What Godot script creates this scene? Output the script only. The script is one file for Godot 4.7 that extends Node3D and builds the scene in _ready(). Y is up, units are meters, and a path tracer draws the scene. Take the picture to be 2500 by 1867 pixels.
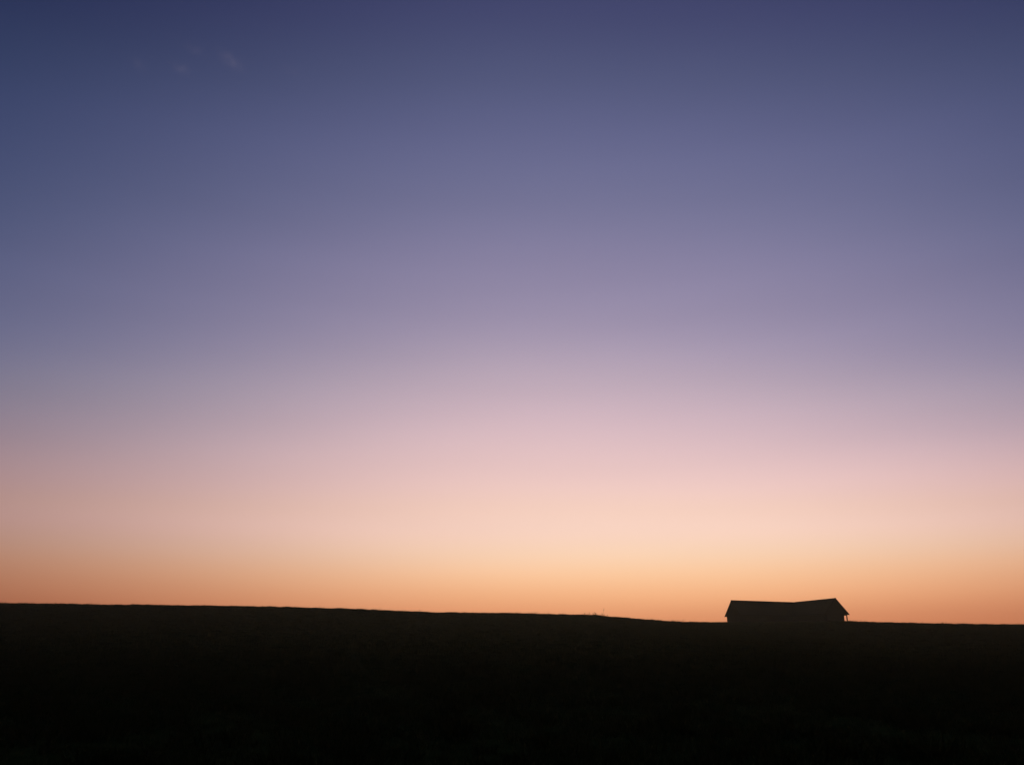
extends Node3D
# Dusk over a dark field: an afterglow sky, a grassy rise and a low L-shaped house on its crest.

const EYE := 1.6
const CREST := 142.0             # metres from the viewer to the crest of the rise

# height of the crest along its length (x in metres, height in metres)
var crest_line := [Vector2(-400, 13.2), Vector2(-200, 12.4), Vector2(-108.5, 11.68), Vector2(-82.2, 11.42), Vector2(-75.6, 11.35), Vector2(-69.0, 11.28), Vector2(-66.0, 11.20), Vector2(-62.4, 11.20), Vector2(-59.8, 11.24), Vector2(-57.2, 11.14), Vector2(-49.3, 11.05), Vector2(-42.7, 10.94), Vector2(-36.1, 10.84), Vector2(-32.8, 10.73), Vector2(-29.5, 10.64), Vector2(-26.3, 10.58), Vector2(-23.0, 10.44), Vector2(-19.7, 10.26), Vector2(-16.4, 10.16), Vector2(-12.5, 9.99), Vector2(-3.3, 9.90), Vector2(0.0, 9.87), Vector2(3.3, 9.78), Vector2(6.5, 9.68), Vector2(9.8, 9.61), Vector2(13.4, 9.58), Vector2(14.4, 9.40), Vector2(16.4, 9.26), Vector2(19.6, 9.01), Vector2(22.9, 8.76), Vector2(26.1, 8.52), Vector2(29.4, 8.48), Vector2(34.2, 8.42), Vector2(53.1, 8.63), Vector2(55.5, 8.51), Vector2(62.0, 8.36), Vector2(68.5, 8.22), Vector2(75.1, 8.13), Vector2(81.6, 8.09), Vector2(107.6, 7.95), Vector2(200, 7.6), Vector2(400, 7.0)]

# the afterglow: colour of the clear air by elevation in degrees, over the place where the sun went down (display values)
var glow_rows := [
	[0.0, 214, 132, 92], [2.6, 228, 148, 104], [4.3, 249, 182, 134], [5.5, 255, 201, 157], [6.9, 255, 214, 182], [8.5, 254, 216, 197],
	[10.0, 249, 211, 195], [11.6, 242, 205, 198], [13.6, 231, 197, 198], [16.0, 211, 183, 192], [18.8, 188, 168, 184], [21.9, 163, 150, 175],
	[26.9, 136, 130, 162], [30.0, 119, 118, 152], [34.7, 98, 101, 138], [38.5, 81, 86, 122], [42.0, 68, 72, 110], [50.0, 55, 60, 96], [65.0, 46, 51, 84], [90.0, 41, 46, 77]]
const GLOW_AZIMUTH := 8.5        # degrees to the right of straight ahead

func _ready() -> void:
	make_camera()
	make_sky()
	make_sun()
	make_ground()
	make_house()
	make_grass()
	make_weeds()

# ---------------------------------------------------------------- camera, sky, sun
func make_camera() -> void:
	var cam := Camera3D.new()
	cam.name = "camera"
	cam.fov = 48.0
	cam.far = 9000.0
	cam.position = Vector3(0, EYE, 0)
	cam.rotation_degrees = Vector3(18.302, 0, 0)
	add_child(cam)
	cam.current = true

func lin(v: float) -> float:
	v /= 255.0
	return v / 12.92 if v <= 0.04045 else pow((v + 0.055) / 1.055, 2.4)

func glow_at(el: float) -> Vector3:
	var n := glow_rows.size()
	if el <= 0.0:
		return Vector3(lin(glow_rows[0][1]), lin(glow_rows[0][2]), lin(glow_rows[0][3]))
	var i := 0
	while i < n - 2 and glow_rows[i + 1][0] < el:
		i += 1
	var out := Vector3.ZERO
	for c in 3:                   # cubic through the neighbouring rows, so that no band shows
		var p0 = glow_rows[max(i - 1, 0)]
		var p1 = glow_rows[i]
		var p2 = glow_rows[i + 1]
		var p3 = glow_rows[min(i + 2, n - 1)]
		var t: float = clampf((el - p1[0]) / (p2[0] - p1[0]), 0, 1)
		var v: float = cubic_interpolate_in_time(float(p1[c + 1]), float(p2[c + 1]), float(p0[c + 1]), float(p3[c + 1]), t, p2[0] - p1[0], (p0[0] - p1[0]) if i > 0 else -1.0, (p3[0] - p1[0]) if i + 2 < n else p2[0] - p1[0] + 1.0)
		out[c] = lin(v)
	return out

func make_sky() -> void:
	const W := 2048
	const H := 1024
	var im := Image.create(W, H, false, Image.FORMAT_RGBF)
	var rows: Array[Vector3] = []
	for k in 1801:
		rows.append(glow_at(k * 0.05))
	# how the glow weakens away from the sunset: blue light goes a little sooner than red
	var fall := []
	for k in 1801:
		var d := k * 0.1
		var g := exp(-pow(d / 37.5, 2.3))
		fall.append(g)
	var wisp := FastNoiseLite.new()
	wisp.seed = 11
	wisp.noise_type = FastNoiseLite.TYPE_SIMPLEX_SMOOTH
	wisp.frequency = 0.7
	wisp.fractal_octaves = 4
	# a few shreds of cirrus: azimuth, elevation, half length, half width, tilt, strength
	var wisps := [[-24.1, 37.0, 0.45, 0.22, 0.2, 0.45], [-21.5, 36.85, 0.65, 0.26, 0.42, 0.85], [-24.8, 35.7, 0.42, 0.26, 0.1, 0.6], [-27.6, 35.3, 0.4, 0.26, 0.3, 0.3], [-16.9, 37.0, 0.7, 0.2, 0.3, 0.2]]
	var haze := FastNoiseLite.new()
	haze.seed = 5
	haze.noise_type = FastNoiseLite.TYPE_SIMPLEX_SMOOTH
	haze.frequency = 0.03
	haze.fractal_octaves = 3
	for j in H:
		var el := 90.0 - (j + 0.5) * 180.0 / H
		var lift := smoothstep(45.0, 85.0, el)
		for i in W:
			if el < -2.0:
				im.set_pixel(i, j, Color(0.12, 0.09, 0.08))
				continue
			var az := wrapf((i + 0.5) * 360.0 / W, -180.0, 180.0)         # 0 is straight ahead (-Z), positive to the right
			var d := absf(az - GLOW_AZIMUTH)
			if d > 180.0:
				d = 360.0 - d
			# the warm arch of the afterglow sinks towards its ends
			var f := clampf(el * (1.0 + 0.235 * smoothstep(5.0, 14.0, el) * (1.0 - 0.55 * smoothstep(16.0, 36.0, el)) * minf(pow(absf(wrapf(az + 1.0, -180.0, 180.0)) / 32.0, 1.7), 2.0)), 0.0, 90.0) * 20.0
			var k0 := mini(int(f), 1799)
			var base: Vector3 = rows[k0].lerp(rows[k0 + 1], f - k0)
			var g: float = lerpf(fall[int(d * 10.0)], fall[mini(int(d * 10.0) + 1, 1800)], d * 10.0 - int(d * 10.0))
			# higher up the ends of the arch turn bluer, as the direct afterglow gives way to the blue of the sky
			var least := Vector3(0.27, 0.275, 0.28).lerp(Vector3(0.22, 0.345, 0.47), smoothstep(6.0, 20.0, el))
			var m := least + (Vector3.ONE - least) * g
			m = m.lerp(Vector3.ONE * 0.55, lift)
			var low := 1.0 - smoothstep(5.0, 17.0, el)     # more air low down: redder at the ends of the arch
			var red := low * (1.0 - exp(-pow(d / 38.0, 2.0)))
			var c := base * m * Vector3(1.0 - 0.10 * red, 1.0 - 0.36 * red, 1.0 - 0.25 * red)
			# thin streaks of dust low down and a few wisps of cirrus high up, both barely there
			if el < 60.0:
				c *= 1.0 + 0.035 * haze.get_noise_2d(az * 0.6, el * 5.0) * smoothstep(60.0, 20.0, el)
				if el > 30.0 and az < -8.0 and az > -36.0:
					for w in wisps:
						var p := Vector2((az - w[0]) * 0.83, el - w[1]).rotated(w[4])
						var off := pow(p.x / w[2], 2.0) + pow(p.y / w[3], 2.0)
						if off < 6.0:
							var n: float = wisp.get_noise_2d(p.x * 2.2 + w[0] * 9.0, p.y * 5.0)
							c += Vector3(0.040, 0.029, 0.025) * w[5] * clampf(0.55 + 1.1 * n, 0.0, 1.3) * exp(-off)
			im.set_pixel(i, j, Color(c.x, c.y, c.z))
	var pano := PanoramaSkyMaterial.new()
	pano.panorama = ImageTexture.create_from_image(im)
	pano.filter = true
	var sky := Sky.new()
	sky.sky_material = pano
	var env := Environment.new()
	env.background_mode = Environment.BG_SKY
	env.sky = sky
	env.tonemap_mode = Environment.TONE_MAPPER_LINEAR
	env.tonemap_exposure = 1.0
	env.volumetric_fog_enabled = true       # faint evening haze, which scatters light mostly forwards
	env.volumetric_fog_density = 0.00046
	env.volumetric_fog_albedo = Color(0.96, 1.0, 0.82)
	env.volumetric_fog_anisotropy = 0.75
	env.sdfgi_enabled = true
	env.ssao_enabled = true
	env.ssil_enabled = true
	var we := WorldEnvironment.new()
	we.name = "world_environment"
	we.environment = env
	add_child(we)

func make_sun() -> void:
	# the sun is already under the horizon; only its afterglow reaches the field
	var sun := DirectionalLight3D.new()
	sun.name = "sun"
	sun.light_color = Color(1.0, 0.62, 0.38)
	sun.light_energy = 0.15
	sun.light_angular_distance = 0.5
	sun.shadow_enabled = true
	var el := deg_to_rad(-3.0)
	var az := deg_to_rad(GLOW_AZIMUTH)
	var towards := Vector3(sin(az) * cos(el), sin(el), -cos(az) * cos(el))
	sun.look_at_from_position(Vector3.ZERO, -towards, Vector3.UP)
	add_child(sun)

# ---------------------------------------------------------------- terrain
var swell := FastNoiseLite.new()

func crest_height(x: float) -> float:
	var n := crest_line.size()
	if x <= crest_line[0].x:
		return crest_line[0].y
	for i in range(1, n):
		if x < crest_line[i].x:
			var a: Vector2 = crest_line[i - 1]
			var b: Vector2 = crest_line[i]
			return lerpf(a.y, b.y, (x - a.x) / (b.x - a.x))
	return crest_line[n - 1].y

func ground_height(x: float, z: float) -> float:
	var t := maxf(-z, 0.0) / CREST
	var g := 0.45 * t + 0.55 * t * t
	var h := clampf(0.5 + 0.5 * (g - 1.0) / 0.05, 0.0, 1.0)
	var q := g * (1.0 - h) + h - 0.05 * h * (1.0 - h)
	var y := (crest_height(x) - 0.13) * q       # the grass stands above the soil
	var past := -z - CREST - 4.0
	if past > 0.0:                # behind the crest the land levels out, then sinks away
		y -= 0.30 * smoothstep(0.0, 22.0, past) + 9.0 * smoothstep(60.0, 500.0, past)
	if z > 0.0:
		y -= 2.0 * smoothstep(0.0, 300.0, z)
	var near := smoothstep(2.0, 15.0, Vector2(x, z).length())
	return y + swell.get_noise_2d(x, z) * 0.10 * near * (1.0 - 0.75 * smoothstep(115.0, 138.0, -z) * (1.0 - smoothstep(160.0, 260.0, -z)))

func axis(limit: float) -> Array:
	var out := []
	var v := 0.0
	while v < limit:
		out.append(v)
		v += 0.7 if v < 100.0 else (1.2 if v < 190.0 else maxf(3.0, (v - 150.0) * 0.10))
	out.append(limit)
	return out

func noise_texture(seed_: int, frequency: float, a: Color, b: Color, size := 512, octaves := 5) -> NoiseTexture2D:
	var n := FastNoiseLite.new()
	n.seed = seed_
	n.frequency = frequency
	n.fractal_octaves = octaves
	var g := Gradient.new()
	g.set_color(0, a)
	g.set_color(1, b)
	var t := NoiseTexture2D.new()
	t.width = size
	t.height = size
	t.seamless = true
	t.noise = n
	t.color_ramp = g
	return t

func make_ground() -> void:
	swell.seed = 3
	swell.frequency = 0.035
	swell.fractal_octaves = 3
	var half := axis(3000.0)
	var xs := []
	for k in range(half.size() - 1, 0, -1):
		xs.append(-half[k])
	xs.append_array(half)
	var zs := []
	for k in range(half.size() - 1, -1, -1):
		zs.append(-half[k])
	for v in [2.0, 5.0, 10.0, 20.0, 40.0, 80.0, 160.0, 400.0, 1000.0, 3000.0]:
		zs.append(v)
	var nx := xs.size()
	var nz := zs.size()
	var pos := PackedVector3Array()
	var nor := PackedVector3Array()
	var idx := PackedInt32Array()
	for z in zs:
		for x in xs:
			pos.append(Vector3(x, ground_height(x, z), z))
	for j in nz:
		for i in nx:
			var dx: Vector3 = pos[j * nx + mini(i + 1, nx - 1)] - pos[j * nx + maxi(i - 1, 0)]
			var dz: Vector3 = pos[mini(j + 1, nz - 1) * nx + i] - pos[maxi(j - 1, 0) * nx + i]
			nor.append(dz.cross(dx).normalized())
	for j in nz - 1:
		for i in nx - 1:
			var a := j * nx + i
			idx.append_array([a, a + 1, a + nx, a + 1, a + nx + 1, a + nx])
	var arr := []
	arr.resize(Mesh.ARRAY_MAX)
	arr[Mesh.ARRAY_VERTEX] = pos
	arr[Mesh.ARRAY_NORMAL] = nor
	arr[Mesh.ARRAY_INDEX] = idx
	var mesh := ArrayMesh.new()
	mesh.add_surface_from_arrays(Mesh.PRIMITIVE_TRIANGLES, arr)
	var m := StandardMaterial3D.new()
	m.albedo_texture = noise_texture(21, 0.02, Color(0.13, 0.195, 0.08), Color(0.20, 0.265, 0.115))
	m.uv1_triplanar = true
	m.uv1_world_triplanar = true
	m.uv1_scale = Vector3.ONE * 0.13
	m.roughness = 1.0
	m.metallic_specular = 0.0
	var o := MeshInstance3D.new()
	o.name = "ground"
	o.mesh = mesh
	o.material_override = m
	o.set_meta("kind", "structure")
	o.set_meta("label", "dark grassy field rising to a low crest")
	add_child(o)

# ---------------------------------------------------------------- the house on the crest
# local axes: the roof ridges cross above the origin; +X runs along one wing, +Z along the wing that comes towards the viewer
func slab(corners: Array, thick: Vector3) -> SurfaceTool:
	var st := SurfaceTool.new()
	st.begin(Mesh.PRIMITIVE_TRIANGLES)
	add_slab(st, corners, thick)
	return st

func add_slab(st: SurfaceTool, corners: Array, thick: Vector3) -> void:
	# an extruded flat polygon; both caps and its sides
	st.set_smooth_group(-1)
	var n := corners.size()
	var centre := Vector3.ZERO
	for c in corners:
		centre += c / n
	centre += thick * 0.5
	for cap in 2:
		for k in range(1, n - 1):
			face(st, [corners[0] + thick * cap, corners[k] + thick * cap, corners[k + 1] + thick * cap], centre)
	for k in n:
		var a: Vector3 = corners[k]
		var b: Vector3 = corners[(k + 1) % n]
		face(st, [a, b, b + thick], centre)
		face(st, [a, b + thick, a + thick], centre)

func face(st: SurfaceTool, p: Array, centre: Vector3) -> void:
	var nrm: Vector3 = (p[1] - p[0]).cross(p[2] - p[0])
	var outward := nrm.dot((p[0] + p[1] + p[2]) / 3.0 - centre) > 0.0
	for v in ([p[0], p[2], p[1]] if outward else p):   # front faces run clockwise
		st.add_vertex(v)

func add_block(st: SurfaceTool, lo: Vector3, hi: Vector3) -> void:
	add_slab(st, [lo, Vector3(hi.x, lo.y, lo.z), Vector3(hi.x, lo.y, hi.z), Vector3(lo.x, lo.y, hi.z)], Vector3(0, hi.y - lo.y, 0))

func part(called: String, st: SurfaceTool, m: Material, parent: Node) -> MeshInstance3D:
	st.generate_normals()
	var o := MeshInstance3D.new()
	o.name = called
	o.mesh = st.commit()
	o.material_override = m
	parent.add_child(o, true)
	return o

func begin() -> SurfaceTool:
	var st := SurfaceTool.new()
	st.begin(Mesh.PRIMITIVE_TRIANGLES)
	return st

func make_house() -> void:
	var house := Node3D.new()
	house.name = "farmhouse"
	house.set_meta("label", "low L-shaped gabled house in dark silhouette on the hill crest")
	house.set_meta("category", "house")
	add_child(house)
	const FLOOR := 8.30
	house.position = Vector3(54.17, FLOOR, -170.0)
	var a := deg_to_rad(21.6)
	var u := Vector3(-cos(a), 0, sin(a))
	var v := Vector3(sin(a), 0, cos(a))
	house.basis = Basis(u, Vector3.UP, u.cross(Vector3.UP))
	# +X of the house runs to the left and a little nearer; +Z (or its mirror) along the wing that comes nearer
	var vs := 1.0 if house.basis.z.dot(v) > 0.0 else -1.0

	var wood := StandardMaterial3D.new()
	wood.albedo_texture = noise_texture(8, 0.03, Color(0.16, 0.135, 0.115), Color(0.22, 0.19, 0.165), 256)
	wood.uv1_triplanar = true
	wood.uv1_scale = Vector3(0.9, 0.16, 0.9)
	wood.roughness = 0.95
	wood.metallic_specular = 0.1
	var trim := StandardMaterial3D.new()
	trim.albedo_color = Color(0.22, 0.18, 0.16)
	trim.roughness = 0.9
	trim.metallic_specular = 0.1
	var roofing := StandardMaterial3D.new()
	roofing.albedo_texture = noise_texture(9, 0.05, Color(0.14, 0.115, 0.105), Color(0.19, 0.16, 0.145), 256)
	roofing.uv1_triplanar = true
	roofing.uv1_scale = Vector3.ONE * 0.5
	roofing.roughness = 0.95
	roofing.metallic_specular = 0.1

	const RIDGE := 5.02          # above the floor
	const RISE := 2.70
	const WA := 2.40             # half width over the eaves of the wing along X
	const WB := 2.70             # half width over the eaves of the wing along Z
	const LA := 14.30
	const LB := 11.55
	const T := 0.14              # roof thickness, measured upright
	var eave := RIDGE - RISE
	var q := func(x: float, y: float, z: float) -> Vector3: return Vector3(x, y, z * vs)
	var down := Vector3(0, -T, 0)
	# four roof slopes: hip on the outer corner, valley on the inner one
	var shapes := [
		[q.call(0, RIDGE, 0), q.call(LA, RIDGE, 0), q.call(LA, eave, -WA), q.call(-WB, eave, -WA)],
		[q.call(0, RIDGE, 0), q.call(WB, eave, WA), q.call(LA, eave, WA), q.call(LA, RIDGE, 0)],
		[q.call(0, RIDGE, 0), q.call(-WB, eave, -WA), q.call(-WB, eave, LB), q.call(0, RIDGE, LB)],
		[q.call(0, RIDGE, 0), q.call(0, RIDGE, LB), q.call(WB, eave, LB), q.call(WB, eave, WA)]]
	for s in shapes:
		part("roof_slope", slab(s, down), roofing, house)
	# ridge caps
	var cap := begin()
	add_block(cap, q.call(0.0, RIDGE - 0.06, -0.10), q.call(LA + 0.02, RIDGE + 0.035, 0.10))
	part("ridge_cap", cap, roofing, house)
	cap = begin()
	add_block(cap, q.call(-0.10, RIDGE - 0.06, 0.11), q.call(0.10, RIDGE + 0.032, LB + 0.02))
	part("ridge_cap", cap, roofing, house)
	# closed gables
	var soffit := eave - T - 0.02
	part("gable", slab([q.call(LA - 0.30, soffit, -WA + 0.12), q.call(LA - 0.30, soffit, WA - 0.12), q.call(LA - 0.30, RIDGE - T - 0.02, 0)], Vector3(0.12, 0, 0)), wood, house)
	part("gable", slab([q.call(-WB + 0.08, soffit, LB - 0.30), q.call(WB - 0.08, soffit, LB - 0.30), q.call(0, RIDGE - T - 0.02, LB - 0.30)], q.call(0, 0, 0.12)), wood, house)
	# rake boards along the gable edges
	for side in [-1, 1]:
		part("rake_board", slab([q.call(LA, RIDGE - T, 0), q.call(LA, eave - T, side * WA), q.call(LA, eave - T - 0.14, side * WA), q.call(LA, RIDGE - T - 0.16, 0)], Vector3(-0.04, 0, 0)), trim, house)
		part("rake_board", slab([q.call(0, RIDGE - T, LB), q.call(side * WB, eave - T, LB), q.call(side * WB, eave - T - 0.10, LB), q.call(0, RIDGE - T - 0.16, LB)], q.call(0, 0, -0.04)), trim, house)
	# walls: a shell of six sides, sunk a little into the ground
	const OUT := 1.05            # depth of the porch under the outer eave
	var x0 := -WB + OUT
	var x1 := WB - 0.36
	var za := WA - 0.36
	var xe := LA - 0.22
	var ze := LB - 0.22
	var h := soffit - 0.003
	var b := -0.6
	var wt := 0.18
	var walls := [
		[Vector3(x0, b, -za), Vector3(xe, h, -za + wt)],
		[Vector3(xe - wt, b, -za + wt), Vector3(xe, h, za)],
		[Vector3(x1, b, za - wt), Vector3(xe - wt, h, za)],
		[Vector3(x1 - wt, b, za - wt), Vector3(x1, h, ze)],
		[Vector3(x0 + wt, b, ze - wt), Vector3(x1 - wt, h, ze)],
		[Vector3(x0, b, -za + wt), Vector3(x0 + wt, h, ze)]]
	for w in walls:
		var st := begin()
		add_block(st, q.call(w[0].x, w[0].y, w[0].z), q.call(w[1].x, w[1].y, w[1].z))
		var wall := part("wall", st, wood, house)
		# upright battens over the board joints
		var bt := begin()
		var size: Vector3 = w[1] - w[0]
		var along_x: bool = size.x > size.z
		var length: float = size.x if along_x else size.z
		var k := 0.2
		while k < length:
			if along_x:
				var zf: float = (w[0].z - 0.02) if w[0].z < 0.0 else w[1].z
				add_block(bt, q.call(w[0].x + k, b, zf), q.call(w[0].x + k + 0.05, h - 0.002, zf + 0.02))
			else:
				var outer_low: bool = absf(w[0].x - x0) < 0.01
				var xf: float = (w[0].x - 0.02) if outer_low else w[1].x
				add_block(bt, q.call(xf, b, w[0].z + k), q.call(xf + 0.02, h - 0.002, w[0].z + k + 0.05))
			k += 0.42
		var battens := part("batten", bt, wood, wall)
		battens.set_meta("kind", "stuff")
	# flat ceiling under the eaves, and a fascia along each
	var ce := begin()
	add_block(ce, q.call(-WB + 0.04, soffit + 0.001, -WA + 0.04), q.call(LA - 0.34, soffit + 0.03, WA - 0.04))
	part("soffit", ce, trim, house)
	ce = begin()
	add_block(ce, q.call(-WB + 0.04, soffit + 0.001, WA - 0.035), q.call(WB - 0.04, soffit + 0.03, LB - 0.34))
	part("soffit", ce, trim, house)
	# porch along the outer side: beam, posts on pads, deck
	var beam := begin()
	add_block(beam, q.call(-WB + 0.20, soffit - 0.10, -WA + 0.3), q.call(-WB + 0.32, soffit, LB - 0.36))
	part("porch_beam", beam, trim, house)
	for z in [LB - 0.42, LB - 4.2, LB - 8.0, LB - 11.8]:
		var ps := begin()
		add_block(ps, q.call(-WB + 0.185, -0.3, z - 0.075), q.call(-WB + 0.335, soffit - 0.102, z + 0.075))
		part("porch_post", ps, trim, house)

# ---------------------------------------------------------------- grass and weeds
func blade(st: SurfaceTool, root: Vector3, tip: Vector3, width: float, shade: Color) -> void:
	var dir := tip - root
	var side := dir.cross(Vector3(0.3, 0.1, 1.0)).normalized() * width
	if side.length() < 0.0001:
		side = Vector3(width, 0, 0)
	var mid := root + dir * 0.55 + Vector3(0, dir.length() * 0.07, 0)
	var nrm := side.cross(dir).normalized()
	st.set_normal(nrm)
	for p in [root - side, root + side, mid + side * 0.7, root - side, mid + side * 0.7, mid - side * 0.7, mid - side * 0.7, mid + side * 0.7, tip]:
		st.set_color(shade)
		st.set_normal(nrm)
		st.add_vertex(p)

func tuft(rng: RandomNumberGenerator, blades: int, tall: float, spread: float, width: float) -> ArrayMesh:
	var st := begin()
	for k in blades:
		var a := rng.randf() * TAU
		var r := spread * sqrt(rng.randf())
		var root := Vector3(cos(a) * r, -0.03, sin(a) * r)
		var lean := rng.randf_range(0.05, 0.55) * tall
		var a2 := a + rng.randf_range(-1.0, 1.0)
		var tip := root + Vector3(cos(a2) * lean, tall * rng.randf_range(0.5, 1.0), sin(a2) * lean)
		var dry := rng.randf()
		blade(st, root, tip, width * rng.randf_range(0.7, 1.2), Color(0.036, 0.082, 0.018).lerp(Color(0.085, 0.118, 0.036), dry))
	return st.commit()

func grass_material() -> StandardMaterial3D:
	var m := StandardMaterial3D.new()
	m.vertex_color_use_as_albedo = true
	m.roughness = 0.9
	m.metallic_specular = 0.1
	m.cull_mode = BaseMaterial3D.CULL_DISABLED
	m.backlight_enabled = true
	m.backlight = Color(0.10, 0.09, 0.04)
	return m

func make_grass() -> void:
	var rng := RandomNumberGenerator.new()
	rng.seed = 77
	var mat := grass_material()
	# mesh, nearest and farthest metres, tufts per square metre; each belt thins out into the next
	var kinds := [
		[tuft(rng, 16, 0.20, 0.14, 0.0045), 6.0, 60.0, 26.0, 0.75, 6.0, 30.0],
		[tuft(rng, 14, 0.22, 0.22, 0.008), 25.0, 150.0, 6.5, 0.75, 60.0, 110.0],
		[tuft(rng, 14, 0.17, 0.26, 0.012), 70.0, 158.0, 9.0, 0.75, 138.0, 150.0]]
	for kind in kinds:
		var near: float = kind[1]
		var far: float = kind[2]
		var places: Array[Transform3D] = []
		var slope: float = kind[4]
		var area := slope * (far * far - near * near)
		var count := int(area * kind[3])
		for k in count:
			var z := sqrt(lerpf(near * near, far * far, rng.randf()))
			var x := rng.randf_range(-1, 1) * (slope * z + 3.0)
			var keep: float = clampf((z - near) / maxf(kind[5] - near, 0.01), 0.0, 1.0) if z < kind[5] else clampf((far - z) / maxf(far - kind[6], 0.01), 0.0, 1.0)
			if rng.randf() > keep:
				continue
			var s := rng.randf_range(0.6, 1.15)
			s *= 0.75 + 0.9 * smoothstep(-0.25, 0.45, swell.get_noise_2d(x * 11.0, z * 11.0))
			if rng.randf() < 0.03:
				s *= rng.randf_range(1.3, 2.1)
			var bs := Basis(Vector3.UP, rng.randf() * TAU).scaled(Vector3(s, s * rng.randf_range(0.8, 1.2), s))
			places.append(Transform3D(bs, Vector3(x, ground_height(x, -z), -z)))
		var mm := MultiMesh.new()
		mm.transform_format = MultiMesh.TRANSFORM_3D
		mm.mesh = kind[0]
		mm.instance_count = places.size()
		for k in places.size():
			mm.set_instance_transform(k, places[k])
		var o := MultiMeshInstance3D.new()
		o.name = "grass"
		o.multimesh = mm
		o.material_override = mat
		o.set_meta("kind", "stuff")
		o.set_meta("label", "short dark grass covering the field")
		o.set_meta("category", "grass")
		add_child(o, true)

func weed_material() -> StandardMaterial3D:
	var m := grass_material()
	m.backlight = Color(0.06, 0.05, 0.03)
	return m

func add_stalk(st: SurfaceTool, root: Vector3, tip: Vector3, r: float) -> void:
	var shade := Color(0.075, 0.055, 0.03)
	var dir := (tip - root).normalized()
	var e1 := dir.cross(Vector3(0, 0.2, 1)).normalized()
	var e2 := dir.cross(e1)
	for k in 5:
		var a0 := TAU * k / 5.0
		var a1 := TAU * (k + 1) / 5.0
		var n0 := e1 * cos(a0) + e2 * sin(a0)
		var n1 := e1 * cos(a1) + e2 * sin(a1)
		for pv in [[root + n0 * r, n0], [tip + n0 * r * 0.5, n0], [root + n1 * r, n1], [root + n1 * r, n1], [tip + n0 * r * 0.5, n0], [tip + n1 * r * 0.5, n1]]:
			st.set_color(shade)
			st.set_normal(pv[1])
			st.add_vertex(pv[0])

func make_weed(label: String, x: float, z: float, tall: float, stalks: int, leaves: int, wide: float, seed_: int) -> void:
	var rng := RandomNumberGenerator.new()
	rng.seed = seed_
	var root := Node3D.new()
	root.name = "weed" if get_node_or_null("weed") == null else "weed_001"
	root.set_meta("label", label)
	root.set_meta("category", "weed")
	root.set_meta("group", "dry weeds on the hill crest")
	add_child(root, true)
	root.position = Vector3(x, ground_height(x, z), z)
	var mat := weed_material()
	for k in stalks:
		var st := begin()
		var a := rng.randf() * TAU
		var foot := Vector3(cos(a), 0, sin(a)) * wide * 0.25 * rng.randf()
		var t := tall * (1.0 if k == 0 else rng.randf_range(0.55, 0.95))
		var tip := foot + Vector3(rng.randf_range(-0.16, 0.2) * t, t, rng.randf_range(-0.15, 0.15) * t)
		add_stalk(st, foot - Vector3(0, 0.08, 0), tip, 0.017)
		for j in 3:
			var f := rng.randf_range(0.45, 0.85)
			var from := foot.lerp(tip, f)
			add_stalk(st, from, from + Vector3(rng.randf_range(-0.14, 0.14), rng.randf_range(0.06, 0.16), rng.randf_range(-0.14, 0.14)) * (0.6 + t), 0.009)
		var s := st.commit()
		var so := MeshInstance3D.new()
		so.name = "stalk"
		so.mesh = s
		so.material_override = mat
		root.add_child(so, true)
		# seed head: a cluster of short blades round the tip
		var hd := begin()
		add_stalk(hd, tip - Vector3(0, 0.14 * (0.5 + t), 0), tip + Vector3(0, 0.03, 0), 0.012)
		for j in 10:
			var from := tip - Vector3(0, rng.randf() * 0.14 * (0.5 + t), 0)
			blade(hd, from, from + Vector3(rng.randf_range(-1, 1), rng.randf_range(0.1, 1.4), rng.randf_range(-1, 1)) * 0.045, 0.008, Color(0.08, 0.06, 0.035))
		var ho := MeshInstance3D.new()
		ho.name = "seed_head"
		ho.mesh = hd.commit()
		ho.material_override = mat
		root.add_child(ho, true)
	if leaves > 0:
		var lf := begin()
		for j in leaves:
			var a := rng.randf() * TAU
			var r := wide * 0.4 * sqrt(rng.randf())
			var p := Vector3(cos(a) * r, -0.04, sin(a) * r)
			var t := tall * rng.randf_range(0.2, 0.6)
			blade(lf, p, p + Vector3(cos(a) * wide * 0.3 * rng.randf(), t, sin(a) * wide * 0.3 * rng.randf()), 0.016, Color(0.06, 0.055, 0.028))
		var lo := MeshInstance3D.new()
		lo.name = "leaves"
		lo.mesh = lf.commit()
		lo.material_override = mat
		root.add_child(lo, true)

func make_weeds() -> void:
	var z := -CREST
	make_weed("short dry weed at the left end of the clump on the crest", 11.65, z, 0.42, 3, 16, 0.5, 1)
	make_weed("low sparse weed second from left in the crest clump", 12.15, z - 0.2, 0.34, 2, 12, 0.4, 2)
	make_weed("upright dry weed in the middle of the crest clump", 12.45, z, 0.52, 3, 14, 0.4, 3)
	make_weed("low leafy weed between the middle stalks and the bushy one", 12.95, z - 0.3, 0.36, 3, 22, 0.5, 4)
	make_weed("bushy dark weed, densest of the clump on the crest", 13.35, z, 0.52, 6, 46, 0.7, 5)
	make_weed("small weed right of the bushy one, leaning on the slope", 14.25, z + 0.2, 0.50, 2, 8, 0.3, 6)
	make_weed("tallest thin dry stalk standing alone right of the weed clump", 14.55, z, 1.25, 1, 6, 0.25, 7)
	make_weed("tiny lone weed on the skyline left of the picture's middle", -14.75, z, 0.36, 2, 16, 0.3, 8)
